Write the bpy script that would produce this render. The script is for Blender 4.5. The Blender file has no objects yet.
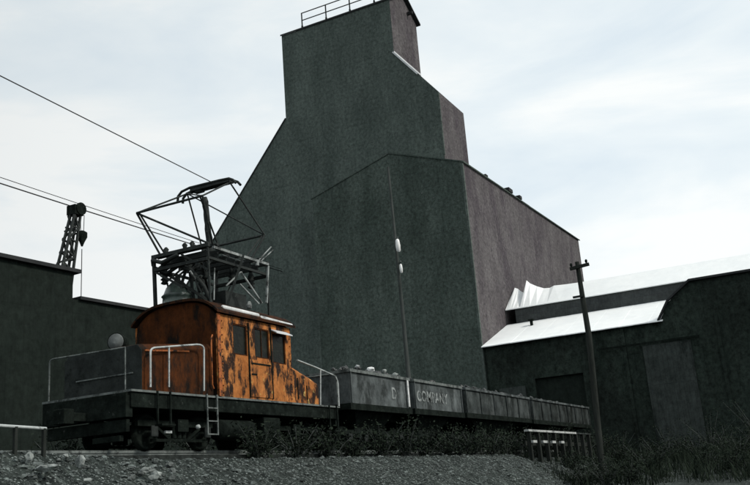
import bpy, math, random
from mathutils import Vector, Matrix, noise
S = bpy.context.scene
C = S.collection
random.seed(7)

# ------------------------------------------------------------------ camera
# world axes: X runs along the railway away from the camera, Y to the left, Z up; the eye is the origin
F, PITCH, ROLL, YAW = 889.0, .2679, -.0781, .4642
fw = Vector((math.cos(YAW)*math.cos(PITCH), math.sin(YAW)*math.cos(PITCH), math.sin(PITCH)))
r_ = fw.cross(Vector((0, 0, 1))).normalized(); u_ = r_.cross(fw)
RT = r_*math.cos(ROLL)+u_*math.sin(ROLL); UP = -r_*math.sin(ROLL)+u_*math.cos(ROLL)
cam = bpy.data.cameras.new('camera'); co = bpy.data.objects.new('camera', cam); C.objects.link(co)
co.matrix_world = Matrix(((RT.x, UP.x, -fw.x, 0), (RT.y, UP.y, -fw.y, 0), (RT.z, UP.z, -fw.z, 0), (0, 0, 0, 1)))
cam.sensor_fit = 'HORIZONTAL'; cam.sensor_width = 36; cam.lens = F/750*36
cam.clip_start = .1; cam.clip_end = 6000
S.camera = co

# ------------------------------------------------------------------ sky, sun, exposure
SUN = Vector((.04, -.76, .62)).normalized()          # towards the sun
w = bpy.data.worlds.new('World'); S.world = w; w.use_nodes = True
nt = w.node_tree; nt.nodes.clear()
def N(t, **k):
    n = nt.nodes.new(t)
    for a, b in k.items(): setattr(n, a, b)
    return n
def Lk(a, b): nt.links.new(a, b)
out = N('ShaderNodeOutputWorld'); bg = N('ShaderNodeBackground'); bg.inputs[1].default_value = .1
sky = N('ShaderNodeTexSky', sky_type='NISHITA', sun_disc=False, sun_elevation=math.asin(SUN.z), sun_rotation=math.atan2(SUN.x, SUN.y), air_density=1, dust_density=2)
tc = N('ShaderNodeTexCoord'); mp = N('ShaderNodeMapping'); mp.inputs['Scale'].default_value = (1.6, 1.6, 5.5)
mp.inputs['Location'].default_value = (2.3, .4, .35)
n1 = N('ShaderNodeTexNoise'); n1.inputs['Scale'].default_value = 1.7; n1.inputs['Detail'].default_value = 9; n1.inputs['Roughness'].default_value = .55; n1.inputs['Distortion'].default_value = .35
Lk(tc.outputs['Generated'], mp.inputs[0]); Lk(mp.outputs[0], n1.inputs[0])
cr = N('ShaderNodeValToRGB'); e = cr.color_ramp.elements
e[0].position = .34; e[0].color = (7.0, 7.85, 8.4, 1); e[1].position = .62; e[1].color = (9.1, 9.35, 9.25, 1)
m_ = cr.color_ramp.elements.new(.5); m_.color = (7.95, 8.6, 8.85, 1)
Lk(n1.outputs[0], cr.inputs[0])
# brighter part of the overcast low over the right, a little duller towards the zenith
dp = N('ShaderNodeVectorMath', operation='DOT_PRODUCT'); dp.inputs[1].default_value = Vector((.95, .12, .16)).normalized()
Lk(tc.outputs['Generated'], dp.inputs[0])
mr = N('ShaderNodeMapRange'); mr.inputs[1].default_value = .70; mr.inputs[2].default_value = 1.0; mr.inputs[3].default_value = .95; mr.inputs[4].default_value = 1.15
Lk(dp.outputs['Value'], mr.inputs[0])
sc = N('ShaderNodeVectorMath', operation='SCALE'); Lk(cr.outputs[0], sc.inputs[0]); Lk(mr.outputs[0], sc.inputs['Scale'])
mx = N('ShaderNodeMix', data_type='RGBA'); mx.inputs[0].default_value = .93
Lk(sky.outputs[0], mx.inputs[6]); Lk(sc.outputs[0], mx.inputs[7]); Lk(mx.outputs[2], bg.inputs[0]); Lk(bg.outputs[0], out.inputs[0])
sun = bpy.data.lights.new('sun', 'SUN'); sun.energy = 2.4; sun.angle = math.radians(10); sun.color = (1, .95, .88)
so = bpy.data.objects.new('sun', sun); C.objects.link(so); so.rotation_euler = SUN.to_track_quat('Z', 'Y').to_euler(); so.location = (20, -40, 60)
S.view_settings.view_transform = 'Standard'; S.view_settings.look = 'None'; S.view_settings.exposure = 0; S.view_settings.gamma = 1
S.view_settings.use_curve_mapping = False

# ------------------------------------------------------------------ helpers
def at(px, py, ax, v):                                # the point of a real plane (x, y or z = v) seen at a photo pixel
    d = fw*F + RT*(px-375) - UP*(py-242.5)
    return d*(v/d[ax])
ORG = {}
class MB:
    def __init__(s): s.v = []; s.f = []; s.m = []; s.sm = []
    def add(s, vs, fs, mi=0, smooth=False):
        o = len(s.v); s.v += [Vector(p) for p in vs]
        for f in fs: s.f.append([i+o for i in f]); s.m.append(mi); s.sm.append(smooth)
    def box(s, a, b, mi=0):
        x0, x1 = sorted((a[0], b[0])); y0, y1 = sorted((a[1], b[1])); z0, z1 = sorted((a[2], b[2]))
        s.add([(x0,y0,z0),(x1,y0,z0),(x1,y1,z0),(x0,y1,z0),(x0,y0,z1),(x1,y0,z1),(x1,y1,z1),(x0,y1,z1)],
              [(0,3,2,1),(4,5,6,7),(0,1,5,4),(1,2,6,5),(2,3,7,6),(3,0,4,7)], mi); return s
    def beam(s, a, b, w, h=None, mi=0):
        a = Vector(a); b = Vector(b); h = h or w; d = (b-a).normalized()
        ref = Vector((0, 0, 1)) if abs(d.z) < .95 else Vector((1, 0, 0))
        p = d.cross(ref).normalized()*w/2; q = p.cross(d).normalized()*h/2
        s.add([a-p-q, a+p-q, a+p+q, a-p+q, b-p-q, b+p-q, b+p+q, b-p+q], [(0,3,2,1),(4,5,6,7),(0,1,5,4),(1,2,6,5),(2,3,7,6),(3,0,4,7)], mi); return s
    def tube(s, pts, r, n=8, mi=0, closed=False):
        pts = [Vector(p) for p in pts]; rs = r if isinstance(r, (list, tuple)) else [r]*len(pts); rings = []
        prev = None
        for i, p in enumerate(pts):
            if closed: d = (pts[(i+1) % len(pts)]-pts[i-1]).normalized()
            else: d = (pts[min(i+1, len(pts)-1)]-pts[max(i-1, 0)]).normalized()
            if prev is None:
                ref = Vector((0, 0, 1)) if abs(d.z) < .9 else Vector((1, 0, 0)); a = d.cross(ref).normalized()
            else: a = (prev-d*prev.dot(d)).normalized()
            prev = a; b = d.cross(a)
            rings.append([p+(a*math.cos(2*math.pi*k/n)+b*math.sin(2*math.pi*k/n))*rs[i] for k in range(n)])
        vs = [q for g in rings for q in g]; fs = []; L = len(pts)
        for i in range(L if closed else L-1):
            j = (i+1) % L
            for k in range(n): fs.append((i*n+k, i*n+(k+1) % n, j*n+(k+1) % n, j*n+k))
        s.add(vs, fs, mi, True)
        if not closed:
            s.add(rings[0], [tuple(range(n))[::-1]], mi); s.add(rings[-1], [tuple(range(n))], mi)
        return s
    def prism(s, prof, ax, a, b, mi=0, mi_side=None):
        """prof = 2-D outline in the two other axes, extruded along axis ax from a to b"""
        def P(t, q):
            v = [0, 0, 0]; o = [i for i in range(3) if i != ax]; v[ax] = t; v[o[0]] = q[0]; v[o[1]] = q[1]; return v
        n = len(prof); vs = [P(a, q) for q in prof]+[P(b, q) for q in prof]
        s.add(vs, [tuple(range(n))[::-1], tuple(range(n, 2*n))], mi)
        s.add(vs, [(i, (i+1) % n, n+(i+1) % n, n+i) for i in range(n)], mi if mi_side is None else mi_side); return s
    def wall(s, ax, t0, t1, u0, u1, z0, z1, holes, mi=0):
        """slab of thickness t0..t1 along axis ax; u is the other horizontal axis; holes = (u0,u1,z0,z1)"""
        us = sorted({u0, u1}|{h[i] for h in holes for i in (0, 1)}); zs = sorted({z0, z1}|{h[i] for h in holes for i in (2, 3)})
        for i in range(len(us)-1):
            for j in range(len(zs)-1):
                cu = (us[i]+us[i+1])/2; cz = (zs[j]+zs[j+1])/2
                if any(h[0] < cu < h[1] and h[2] < cz < h[3] for h in holes): continue
                if ax == 1: s.box((us[i], t0, zs[j]), (us[i+1], t1, zs[j+1]), mi)
                else: s.box((t0, us[i], zs[j]), (t1, us[i+1], zs[j+1]), mi)
        return s
    def lathe(s, c, axis, prof, n=16, mi=0):
        c = Vector(c); d = Vector(axis).normalized(); ref = Vector((0, 0, 1)) if abs(d.z) < .9 else Vector((1, 0, 0))
        a = d.cross(ref).normalized(); b = d.cross(a)
        vs = [c+d*t+(a*math.cos(2*math.pi*k/n)+b*math.sin(2*math.pi*k/n))*r for t, r in prof for k in range(n)]
        fs = [(i*n+k, i*n+(k+1) % n, (i+1)*n+(k+1) % n, (i+1)*n+k) for i in range(len(prof)-1) for k in range(n)]
        s.add(vs, fs, mi, True)
        s.add(vs[:n], [tuple(range(n))], mi); s.add(vs[-n:], [tuple(range(n))[::-1]], mi); return s
    def rock(s, c, r, sq=(1, 1, 1), mi=0, sub=1, jag=.35):
        bm = ICO[sub]; rot = Matrix.Rotation(random.random()*6.3, 3, 'Z') @ Matrix.Rotation(random.uniform(-.5, .5), 3, 'X')
        off = Vector((random.random()*50, random.random()*50, 0))
        vs = []
        for p in bm[0]:
            k = 1+jag*noise.noise(p*1.3+off)*1.6; q = Vector((p.x*sq[0], p.y*sq[1], p.z*sq[2]))*k*r
            vs.append(Vector(c)+rot @ q)
        s.add(vs, bm[1], mi); return s
    def build(s, name, mats, parent=None, bevel=0):
        me = bpy.data.meshes.new(name); o = bpy.data.objects.new(name, me); C.objects.link(o)
        org = ORG.get(parent.name, Vector()) if parent else Vector()
        me.from_pydata([p-org for p in s.v], [], s.f)
        for mt in (mats if isinstance(mats, (list, tuple)) else [mats]): me.materials.append(mt)
        for i, p in enumerate(me.polygons): p.material_index = s.m[i]; p.use_smooth = s.sm[i]
        me.update()
        if parent: o.parent = parent; ORG[o.name] = org
        else: ORG[o.name] = Vector()
        if bevel:
            b = o.modifiers.new('bevel', 'BEVEL'); b.width = bevel; b.segments = 2; b.limit_method = 'ANGLE'; b.angle_limit = .6
        return o
import bmesh
ICO = {}
for k in (1, 2):
    bm = bmesh.new(); bmesh.ops.create_icosphere(bm, subdivisions=k, radius=1)
    ICO[k] = ([v.co.copy() for v in bm.verts], [tuple(v.index for v in f.verts) for f in bm.faces]); bm.free()
def tag(o, label=None, cat=None, group=None, kind=None):
    for k, v in (('label', label), ('category', cat), ('group', group), ('kind', kind)):
        if v: o[k] = v
    return o
def thing(name, loc, label, cat, group=None):
    o = bpy.data.objects.new(name, None); C.objects.link(o); o.location = loc; ORG[o.name] = Vector(loc); o.empty_display_size = .3
    return tag(o, label, cat, group)
def arc(p0, p1, corner, n=4):                         # quadratic corner between p0 and p1
    p0, p1, c = Vector(p0), Vector(p1), Vector(corner)
    return [p0*(1-t)**2+c*2*t*(1-t)+p1*t*t for t in [i/n for i in range(n+1)]]

# ------------------------------------------------------------------ materials
def mat(name, c1, c2, scale=3, rough=.8, stretch=(1, 1, 1), bump=.3, bscale=None, patch=None, pscale=2, pth=(.52, .6), metal=0, sheets=None, ribs=0, spec=.3, speck=None, grain=None):
    m = bpy.data.materials.new(name); m.use_nodes = True; t = m.node_tree; B = t.nodes['Principled BSDF']
    def n(ty, **k):
        q = t.nodes.new(ty)
        for a, b in k.items(): setattr(q, a, b)
        return q
    L = t.links.new
    tc = n('ShaderNodeTexCoord'); mp = n('ShaderNodeMapping'); mp.inputs['Scale'].default_value = stretch; L(tc.outputs['Object'], mp.inputs[0])
    n1 = n('ShaderNodeTexNoise'); n1.inputs['Scale'].default_value = scale; n1.inputs['Detail'].default_value = 8; n1.inputs['Roughness'].default_value = .65; L(mp.outputs[0], n1.inputs[0])
    cr = n('ShaderNodeValToRGB'); cr.color_ramp.elements[0].position = .33; cr.color_ramp.elements[1].position = .67
    cr.color_ramp.elements[0].color = (*c1, 1); cr.color_ramp.elements[1].color = (*c2, 1); L(n1.outputs[0], cr.inputs[0])
    col = cr.outputs[0]; h = None
    def mix(a, b, fac, mode='MIX'):
        x = n('ShaderNodeMix', data_type='RGBA', blend_type=mode)
        if isinstance(fac, float): x.inputs[0].default_value = fac
        else: L(fac, x.inputs[0])
        L(a, x.inputs[6])
        if isinstance(b, tuple): x.inputs[7].default_value = (*b, 1)
        else: L(b, x.inputs[7])
        return x.outputs[2]
    if sheets or ribs:                                # wall coordinate: (X+Y, Z)
        sp = n('ShaderNodeSeparateXYZ'); L(tc.outputs['Object'], sp.inputs[0])
        ad = n('ShaderNodeMath', operation='ADD'); L(sp.outputs[0], ad.inputs[0]); L(sp.outputs[1], ad.inputs[1])
        cb = n('ShaderNodeCombineXYZ'); L(ad.outputs[0], cb.inputs[0]); L(sp.outputs[2], cb.inputs[1])
    if sheets:
        bk = n('ShaderNodeTexBrick'); bk.offset = .5; L(cb.outputs[0], bk.inputs[0])
        bk.inputs['Scale'].default_value = 1; bk.inputs['Brick Width'].default_value = sheets[0]; bk.inputs['Row Height'].default_value = sheets[1]
        bk.inputs['Mortar Size'].default_value = .022; bk.inputs['Mortar Smooth'].default_value = .3
        a = sheets[2]
        bk.inputs['Color1'].default_value = (a, a, a, 1); bk.inputs['Color2'].default_value = (1.0, 1.0, 1.0, 1); bk.inputs['Mortar'].default_value = (sheets[3] if len(sheets) > 3 else .5,)*3+(1,)
        col = mix(col, bk.outputs[0], 1.0, 'MULTIPLY')
    if patch:
        n2 = n('ShaderNodeTexNoise'); n2.inputs['Scale'].default_value = pscale; n2.inputs['Detail'].default_value = 10; n2.inputs['Roughness'].default_value = .72; L(mp.outputs[0], n2.inputs[0])
        mr = n('ShaderNodeMapRange'); mr.inputs[1].default_value = pth[0]; mr.inputs[2].default_value = pth[1]; L(n2.outputs[0], mr.inputs[0])
        col = mix(col, patch, mr.outputs[0])
    if grain:                                         # fine weathering, light and dark
        n5 = n('ShaderNodeTexNoise'); n5.inputs['Scale'].default_value = grain[0]; n5.inputs['Scale'].default_value *= .45; n5.inputs['Detail'].default_value = 9; n5.inputs['Roughness'].default_value = .82; L(tc.outputs['Object'], n5.inputs[0])
        mr = n('ShaderNodeMapRange'); mr.inputs[1].default_value = .35; mr.inputs[2].default_value = .65; mr.inputs[3].default_value = 1-grain[1]; mr.inputs[4].default_value = 1+grain[1]; L(n5.outputs[0], mr.inputs[0])
        vm = n('ShaderNodeVectorMath', operation='SCALE'); L(col, vm.inputs[0]); L(mr.outputs[0], vm.inputs['Scale']); col = vm.outputs[0]
    if speck:                                         # fine lighter dust and chips
        n4 = n('ShaderNodeTexNoise'); n4.inputs['Scale'].default_value = speck[1]; n4.inputs['Detail'].default_value = 3; L(tc.outputs['Object'], n4.inputs[0])
        mr = n('ShaderNodeMapRange'); mr.inputs[1].default_value = speck[2]; mr.inputs[2].default_value = speck[2]+.1; L(n4.outputs[0], mr.inputs[0])
        col = mix(col, speck[0], mr.outputs[0])
    L(col, B.inputs['Base Color']); B.inputs['Roughness'].default_value = rough; B.inputs['Metallic'].default_value = metal
    B.inputs['Specular IOR Level'].default_value = spec
    n3 = n('ShaderNodeTexNoise'); n3.inputs['Scale'].default_value = bscale or scale*4; n3.inputs['Detail'].default_value = 6; L(mp.outputs[0], n3.inputs[0]); h = n3.outputs[0]
    if ribs:
        wv = n('ShaderNodeMath', operation='MULTIPLY'); L(ad.outputs[0], wv.inputs[0]); wv.inputs[1].default_value = 2*math.pi/ribs
        sn = n('ShaderNodeMath', operation='SINE'); L(wv.outputs[0], sn.inputs[0])
        a2 = n('ShaderNodeMath', operation='MULTIPLY_ADD'); L(sn.outputs[0], a2.inputs[0]); a2.inputs[1].default_value = .25; L(h, a2.inputs[2]); h = a2.outputs[0]
    bp = n('ShaderNodeBump'); bp.inputs['Strength'].default_value = bump; bp.inputs['Distance'].default_value = .03; L(h, bp.inputs['Height']); L(bp.outputs[0], B.inputs['Normal'])
    return m
M = {}
M['tower'] = mat('tower_sheeting', (.066, .084, .075), (.104, .128, .114), .5, .9, (1, 1, .35), .5, 6, patch=(.050, .066, .058), pscale=.35, pth=(.5, .75), sheets=(2.6, 1.9, .90, .72), ribs=.3, spec=.15, grain=(9, .55), speck=((.15, .165, .16), 4.5, .68))
M['wing'] = mat('dark_wing_sheeting', (.050, .067, .058), (.090, .113, .098), .4, .9, (1, 1, .35), .5, 6, patch=(.034, .047, .039), pscale=.3, pth=(.48, .72), sheets=(2.6, 1.9, .90, .72), ribs=.3, spec=.15, grain=(9, .6), speck=((.14, .155, .148), 4.5, .67))  # sheeting of the lower wing, toned darker than the tower
M['tower_side'] = mat('tower_side_boards', (.074, .067, .070), (.120, .112, .113), .6, .9, (1, 1, .35), .5, 6, patch=(.060, .052, .058), pscale=.5, pth=(.48, .6), sheets=(2.6, 1.9, .90, .75), ribs=.3, spec=.15, grain=(9, .55), speck=((.16, .15, .155), 4.5, .66))
M['tar'] = mat('tar_roofing', (.022, .024, .025), (.045, .047, .048), 1, .9, spec=.1)
M['flashing'] = mat('pale_flashing', (.45, .47, .48), (.7, .72, .72), 1.5, .5, bump=.1)
M['roofw'] = mat('pale_metal_roofing', (.84, .87, .87), (.92, .94, .93), .5, .7, (1, 1, 1), .15, 3, patch=(.74, .78, .78), pscale=.7, pth=(.58, .8), grain=(4, .04))
M['shed'] = mat('sooty_boards', (.014, .021, .017), (.040, .054, .045), .7, .95, (1, 1, .5), .6, 5, patch=(.009, .012, .010), pscale=.35, pth=(.46, .66), sheets=(.9, 3.6, .88, .7), ribs=.3, spec=.1, grain=(7, .7))
M['shedband'] = mat('clerestory_boards', (.036, .040, .041), (.060, .067, .066), .6, .95, (1, 1, .5), .4, 5, sheets=(1.1, 3, .9, .8), ribs=.22, spec=.1, grain=(4, .35))
M['door'] = mat('grey_door_boards', (.034, .042, .039), (.068, .078, .073), .8, .95, (1, 1, .3), .4, 6, patch=(.018, .023, .021), pscale=.8, pth=(.47, .6), sheets=(.3, 5, .9, .7), spec=.1, grain=(5, .4))
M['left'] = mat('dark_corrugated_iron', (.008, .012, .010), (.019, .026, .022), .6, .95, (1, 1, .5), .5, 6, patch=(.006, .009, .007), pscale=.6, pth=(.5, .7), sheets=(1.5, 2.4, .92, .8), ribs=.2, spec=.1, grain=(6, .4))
M['steel'] = mat('black_greasy_steel', (.004, .006, .005), (.014, .019, .016), 3, .9, bump=.4, spec=.05, grain=(9, .5), speck=((.05, .056, .052), 8, .66))
M['frame'] = mat('dark_iron_framework', (.010, .013, .012), (.030, .036, .034), 4, .7, spec=.2, speck=((.12, .135, .12), 12, .66))
M['greyhood'] = mat('dull_grey_hood_paint', (.017, .020, .019), (.036, .042, .040), 1.5, .9, patch=(.012, .015, .014), pscale=2.5, pth=(.55, .65), spec=.1, grain=(10, .35))
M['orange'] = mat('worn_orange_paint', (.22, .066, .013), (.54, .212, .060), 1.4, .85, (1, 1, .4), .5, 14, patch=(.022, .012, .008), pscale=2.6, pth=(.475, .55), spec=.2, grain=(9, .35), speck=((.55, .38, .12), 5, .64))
M['rust_shade'] = mat('shaded_rusty_orange_paint', (.034, .0115, .0035), (.085, .026, .0065), 1.5, .9, (1, 1, .45), bump=.5, bscale=12, patch=(.010, .007, .005), pscale=2.4, pth=(.47, .60), spec=.12, grain=(9, .4))  # shade of the cab end and hood put into the colour, plus rust blotches
M['trim'] = mat('orange_trim', (.30, .085, .025), (.42, .13, .035), 3, .8, patch=(.03, .014, .008), pscale=4, pth=(.5, .58))
M['cabroof'] = mat('sooty_cab_roof', (.018, .011, .008), (.060, .022, .008), 1.8, .95, bump=.5, patch=(.009, .008, .007), pscale=3, pth=(.5, .58), spec=.1)
M['white'] = mat('white_paint', (.45, .47, .46), (.8, .81, .8), 3, .5, bump=.1, patch=(.18, .19, .19), pscale=2.5, pth=(.55, .65))
M['rail'] = mat('pale_grey_handrail', (.30, .33, .32), (.5, .53, .52), 5, .5, bump=.1, patch=(.09, .10, .10), pscale=3, pth=(.54, .64))
M['strut'] = mat('pale_worn_strut', (.14, .155, .15), (.36, .39, .38), 4, .6, bump=.1, patch=(.04, .045, .043), pscale=3, pth=(.5, .6))
M['dullrail'] = mat('dull_grey_pipe', (.08, .095, .09), (.18, .20, .19), 5, .7, bump=.1, patch=(.03, .036, .034), pscale=2, pth=(.5, .6))
M['glassd'] = mat('dark_dirty_glass', (.003, .004, .004), (.014, .016, .010), 3, .3, bump=.3, spec=.12)
M['lens'] = mat('milky_headlight_glass', (.05, .055, .054), (.15, .165, .16), 3, .4, bump=.05, spec=.2)
M['insul'] = mat('green_glazed_dome', (.020, .034, .028), (.07, .10, .085), 5, .35, bump=.3, speck=((.4, .45, .42), 5, .64), spec=.5)
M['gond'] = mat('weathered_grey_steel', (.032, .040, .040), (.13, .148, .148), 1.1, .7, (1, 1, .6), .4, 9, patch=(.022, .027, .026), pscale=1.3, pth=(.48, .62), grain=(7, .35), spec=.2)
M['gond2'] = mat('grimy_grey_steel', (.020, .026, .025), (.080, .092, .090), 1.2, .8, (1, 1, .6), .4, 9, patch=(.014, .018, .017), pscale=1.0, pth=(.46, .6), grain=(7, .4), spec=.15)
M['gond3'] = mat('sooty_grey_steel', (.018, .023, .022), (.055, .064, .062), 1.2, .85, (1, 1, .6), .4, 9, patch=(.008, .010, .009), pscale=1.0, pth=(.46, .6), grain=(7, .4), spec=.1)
M['letter'] = mat('faded_white_lettering', (.22, .245, .24), (.42, .45, .44), 8, .8, patch=(.07, .08, .078), pscale=4, pth=(.43, .58))
M['coal'] = mat('coal', (.008, .010, .010), (.035, .04, .038), 5, .5, bump=.6, speck=((.30, .32, .32), 3, .62), spec=.5)
M['wood'] = mat('weathered_pole_wood', (.012, .015, .013), (.034, .038, .034), 6, .95, (1, 1, .15), .4, spec=.1)
M['polewood'] = mat('dull_grey_pole_wood', (.035, .042, .039), (.085, .095, .09), 2, .95, (1, 1, .4), .4, spec=.1)
M['timber'] = mat('bleached_timber', (.30, .32, .31), (.52, .54, .52), 5, .9, bump=.3, patch=(.12, .13, .13), pscale=1.6, pth=(.52, .62))
M['porc'] = mat('white_porcelain', (.75, .76, .74), (.85, .86, .84), 5, .3, bump=.05)
M['stone'] = mat('pale_stone', (.12, .135, .13), (.36, .39, .37), 4, .9, bump=.6, grain=(14, .4))
M['stoned'] = mat('grey_stone', (.03, .037, .034), (.12, .135, .13), 4, .9, bump=.6, grain=(14, .4))
M['grit'] = mat('cinder_grit', (.003, .004, .004), (.17, .20, .19), 6, .9, bump=.4, grain=(15, .4))
M['weed'] = mat('dull_weeds', (.008, .013, .009), (.027, .038, .026), 2, .95, bump=.1, spec=.1)
M['ballast'] = mat('oily_ballast', (.008, .010, .009), (.022, .026, .024), 4, .95, bump=.8, spec=.1, grain=(12, .5))
M['wire'] = mat('dark_wire', (.03, .03, .03), (.05, .05, .05), 3, .6)
M['ground'] = mat('cinder_ground', (.006, .009, .008), (.030, .038, .034), 3.2, .95, (2.2, .35, 1), .9, 9, patch=(.10, .12, .11), pscale=2.2, pth=(.53, .68), grain=(14, .6), speck=((.24, .27, .26), 18, .60), spec=.15)

# ------------------------------------------------------------------ the ground: one sheet with the railway bank in it
def smooth(a, b, t): t = min(max((t-a)/(b-a), 0), 1); return t*t*(3-2*t)
def gz(x, y):
    low = -1.55 + 1.9*smooth(22, 58, x)
    low += .10*noise.noise(Vector((x*.3, y*.3, 0)))
    end = smooth(36.5, 41.5, x + (13-y)*1.5)
    crest = .9 - .35*end + .22*smooth(15.5, 9.5, x)
    t = smooth(13-4.6, 13, y)
    t = min(1, max(0, (y-8.6)/4.4)); t = t if t < .93 else .93+.07*smooth(.93, 1, t)
    t = t*(1-end)+smooth(10.5, 13, y)*end
    z = low+(crest-low)*t
    if 6 < y < 13.6:
        k = (1-abs(y-11)/5) if abs(y-11) < 5 else 0
        rill = noise.noise(Vector((x*2.1+y*.5, y*.22, 3)))*(.07+.08*smooth(24, 34, x))+noise.noise(Vector((x*5+y, y*.8, 9)))*.03+noise.noise(Vector((x*9, y*9, 1)))*.02
        z += rill*max(k, .25)
    if y > 13: z = crest+(.80-crest)*smooth(13.05, 13.5, y)
    return z
def axis(lo, hi, fine_lo, fine_hi, step):
    v = []; x = fine_lo
    while x <= fine_hi: v.append(x); x += step
    d = step; x = fine_lo
    while x > lo: d *= 1.35; x -= d; v.append(x)
    d = step; x = fine_hi
    while x < hi: d *= 1.35; x += d; v.append(x)
    return sorted(v)
xs = axis(-2500, 4500, 8, 46, .11); ys = axis(-2500, 4500, 8, 14, .11)
g = MB(); vs = [(x, y, gz(x, y)) for x in xs for y in ys]; ny = len(ys)
g.add(vs, [(i*ny+j, (i+1)*ny+j, (i+1)*ny+j+1, i*ny+j+1) for i in range(len(xs)-1) for j in range(ny-1)], 0, True)
tag(g.build('ground', M['ground']), kind='structure')

m = MB(); m.prism([(13.55, .7), (13.75, 1.06), (17.4, 1.06), (17.7, .7)], 0, -60, 60)
tag(m.build('track_ballast', M['ballast']), kind='structure')

# ------------------------------------------------------------------ coal breaker
T0, T1 = 62.0, 67.4
br = thing('coal_breaker', (62, 30, 1), 'towering dark coal breaker with stepped headhouse and sloping shoulders', 'coal breaker')
H = 40.1
prof = [(24.28, .8), (24.28, 30.42), (27.87, 35.0), (27.87, H), (38.88, H), (38.88, 32.05), (47.6, 22.05), (66.0, .8)]
b = MB(); n = len(prof); vs = [(T0, *q) for q in prof]+[(T1, *q) for q in prof]
b.add(vs, [tuple(range(n)), tuple(range(n, 2*n))[::-1]], 0)
for i in range(n): b.add([vs[i], vs[(i+1) % n], vs[n+(i+1) % n], vs[n+i]], [(0, 3, 2, 1)], 1 if i in (0, 2, 4) else (2 if i in (1, 3) else 0))
b.build('tower_wall', [M['tower'], M['tower_side'], M['tar']], br)
# headhouse roof: shallow gable, ridge along Y, small overhang
r = MB(); ridge = 41.85; xm = (T0+T1)/2
for s, e0 in ((-1, T0-.08), (1, T1+.3)):
    zz = H-.05
    r.add([(e0, 27.55, zz), (e0, 38.98, zz), (xm, 38.98, ridge), (xm, 27.55, ridge), (e0, 27.55, zz+.16), (e0, 38.98, zz+.16), (xm, 38.98, ridge+.16), (xm, 27.55, ridge+.16)],
          [(0,3,2,1),(4,5,6,7),(0,1,5,4),(1,2,6,5),(2,3,7,6),(3,0,4,7)])
r.build('headhouse_roof', M['tar'], br)
for y, o_ in ((27.87, (0, 1, 2)), (38.88, (2, 1, 0))):
    g_ = MB(); g_.add([(T0, y, H), (T1, y, H), (xm, y, ridge-.1)], [o_]); g_.build('gable_wall', M['tower_side'], br)
f = MB()
f.beam((T0-.06, 27.95, 35.06), (T0-.06, 25.9, 32.45), .1, .13); f.beam((T0, 27.9, 35.1), (T1, 27.9, 35.1), .1, .16)
f.build('flashing_strip', M['flashing'], br)
f = MB()
f.beam((T0-.03, 38.9, 32.0), (T0-.03, 66, .72), .08, .1)
f.build('slope_edge_board', M['tar'], br)
hb = MB(); hb.beam((65.6, 27.9, 40.35), (65.6, 27.35, 40.35), .22, .26); hb.build('hoist_beam', M['tar'], br)
rl = MB(); ry = [38.0, 35.4, 32.9, 30.4, 28.4]
for y in ry: rl.beam((64.3, y, 41.5), (64.3, y, 43.2), .09)
for z in (43.2, 42.45): rl.beam((64.3, 38.05, z), (64.3, 28.3, z), .07)
for y in ry[:-1]: rl.beam((64.3, y, 41.7), (64.3, y, 41.9), .14)
rl.build('roof_railing', M['frame'], br)
# lower gabled wing in front, running back along the line
W0, W1, YR, YL = 60.0, 93.4, 22.15, 35.5
e0, e1, apx = 23.25, 24.1, 25.45
lw = MB()
A = [(W0, YR, .8), (W0, YR, e0), (W0, 28.2, apx), (W0, YL, e0), (W0, YL, .8)]; Bk = [(W1, p[1], p[2]+(e1-e0 if p[2] > 1 else 0)) for p in A]
lw.add(A, [(0, 1, 2, 3, 4)], 0); lw.add(Bk, [(4, 3, 2, 1, 0)], 0); lw.add([A[0], A[1], Bk[1], Bk[0]], [(0, 3, 2, 1)], 1); lw.add([A[3], A[4], Bk[4], Bk[3]], [(0, 3, 2, 1)], 1)
lw.build('lower_wing_wall', [M['wing'], M['tower_side']], br)
lr = MB()
for s, yy in ((-1, YR-.15), (1, YL+.1)):
    for (xa, za), (xb, zb) in [((W0-.06, 0), (76, .42)), ((76, .40), (W1+.2, e1-e0+.04))]:
        za -= .07; zb -= .07
        lr.add([(xa, yy, e0+za), (xb, yy, e0+zb), (xb, 28.2, apx+zb), (xa, 28.2, apx+za), (xa, yy, e0+za+.1), (xb, yy, e0+zb+.1), (xb, 28.2, apx+zb+.1), (xa, 28.2, apx+za+.1)],
               [(0,3,2,1),(4,5,6,7),(0,1,5,4),(1,2,6,5),(2,3,7,6),(3,0,4,7)])
lr.build('lower_wing_roof', M['wing'], br)
cb_ = MB()
cb_.box((W0-.05, YR-.05, .8), (W0+.12, YR+.12, e0-.1)); cb_.build('corner_board', M['tower'], br)
cb_ = MB(); cb_.box((T0-.04, 24.24, 25), (T0+.1, 24.38, 30.35)); cb_.build('corner_board', M['tower'], br)
for px, py, w_, h_ in ((510, 190, .5, .12), (520, 197, .3, .1), (486, 176, .25, .1)):
    q = at(px, py, 1, YR); MB().box((q.x-w_, YR-.08, q.z-.2), (q.x+w_, YR+.8, q.z+h_)).build('roof_vent', M['tar'], br)
rv = MB(); rv.box((74, 26.5, 25.1), (77.2, 27.3, 25.9)); rv.build('roof_vent', M['tar'], br)

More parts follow.
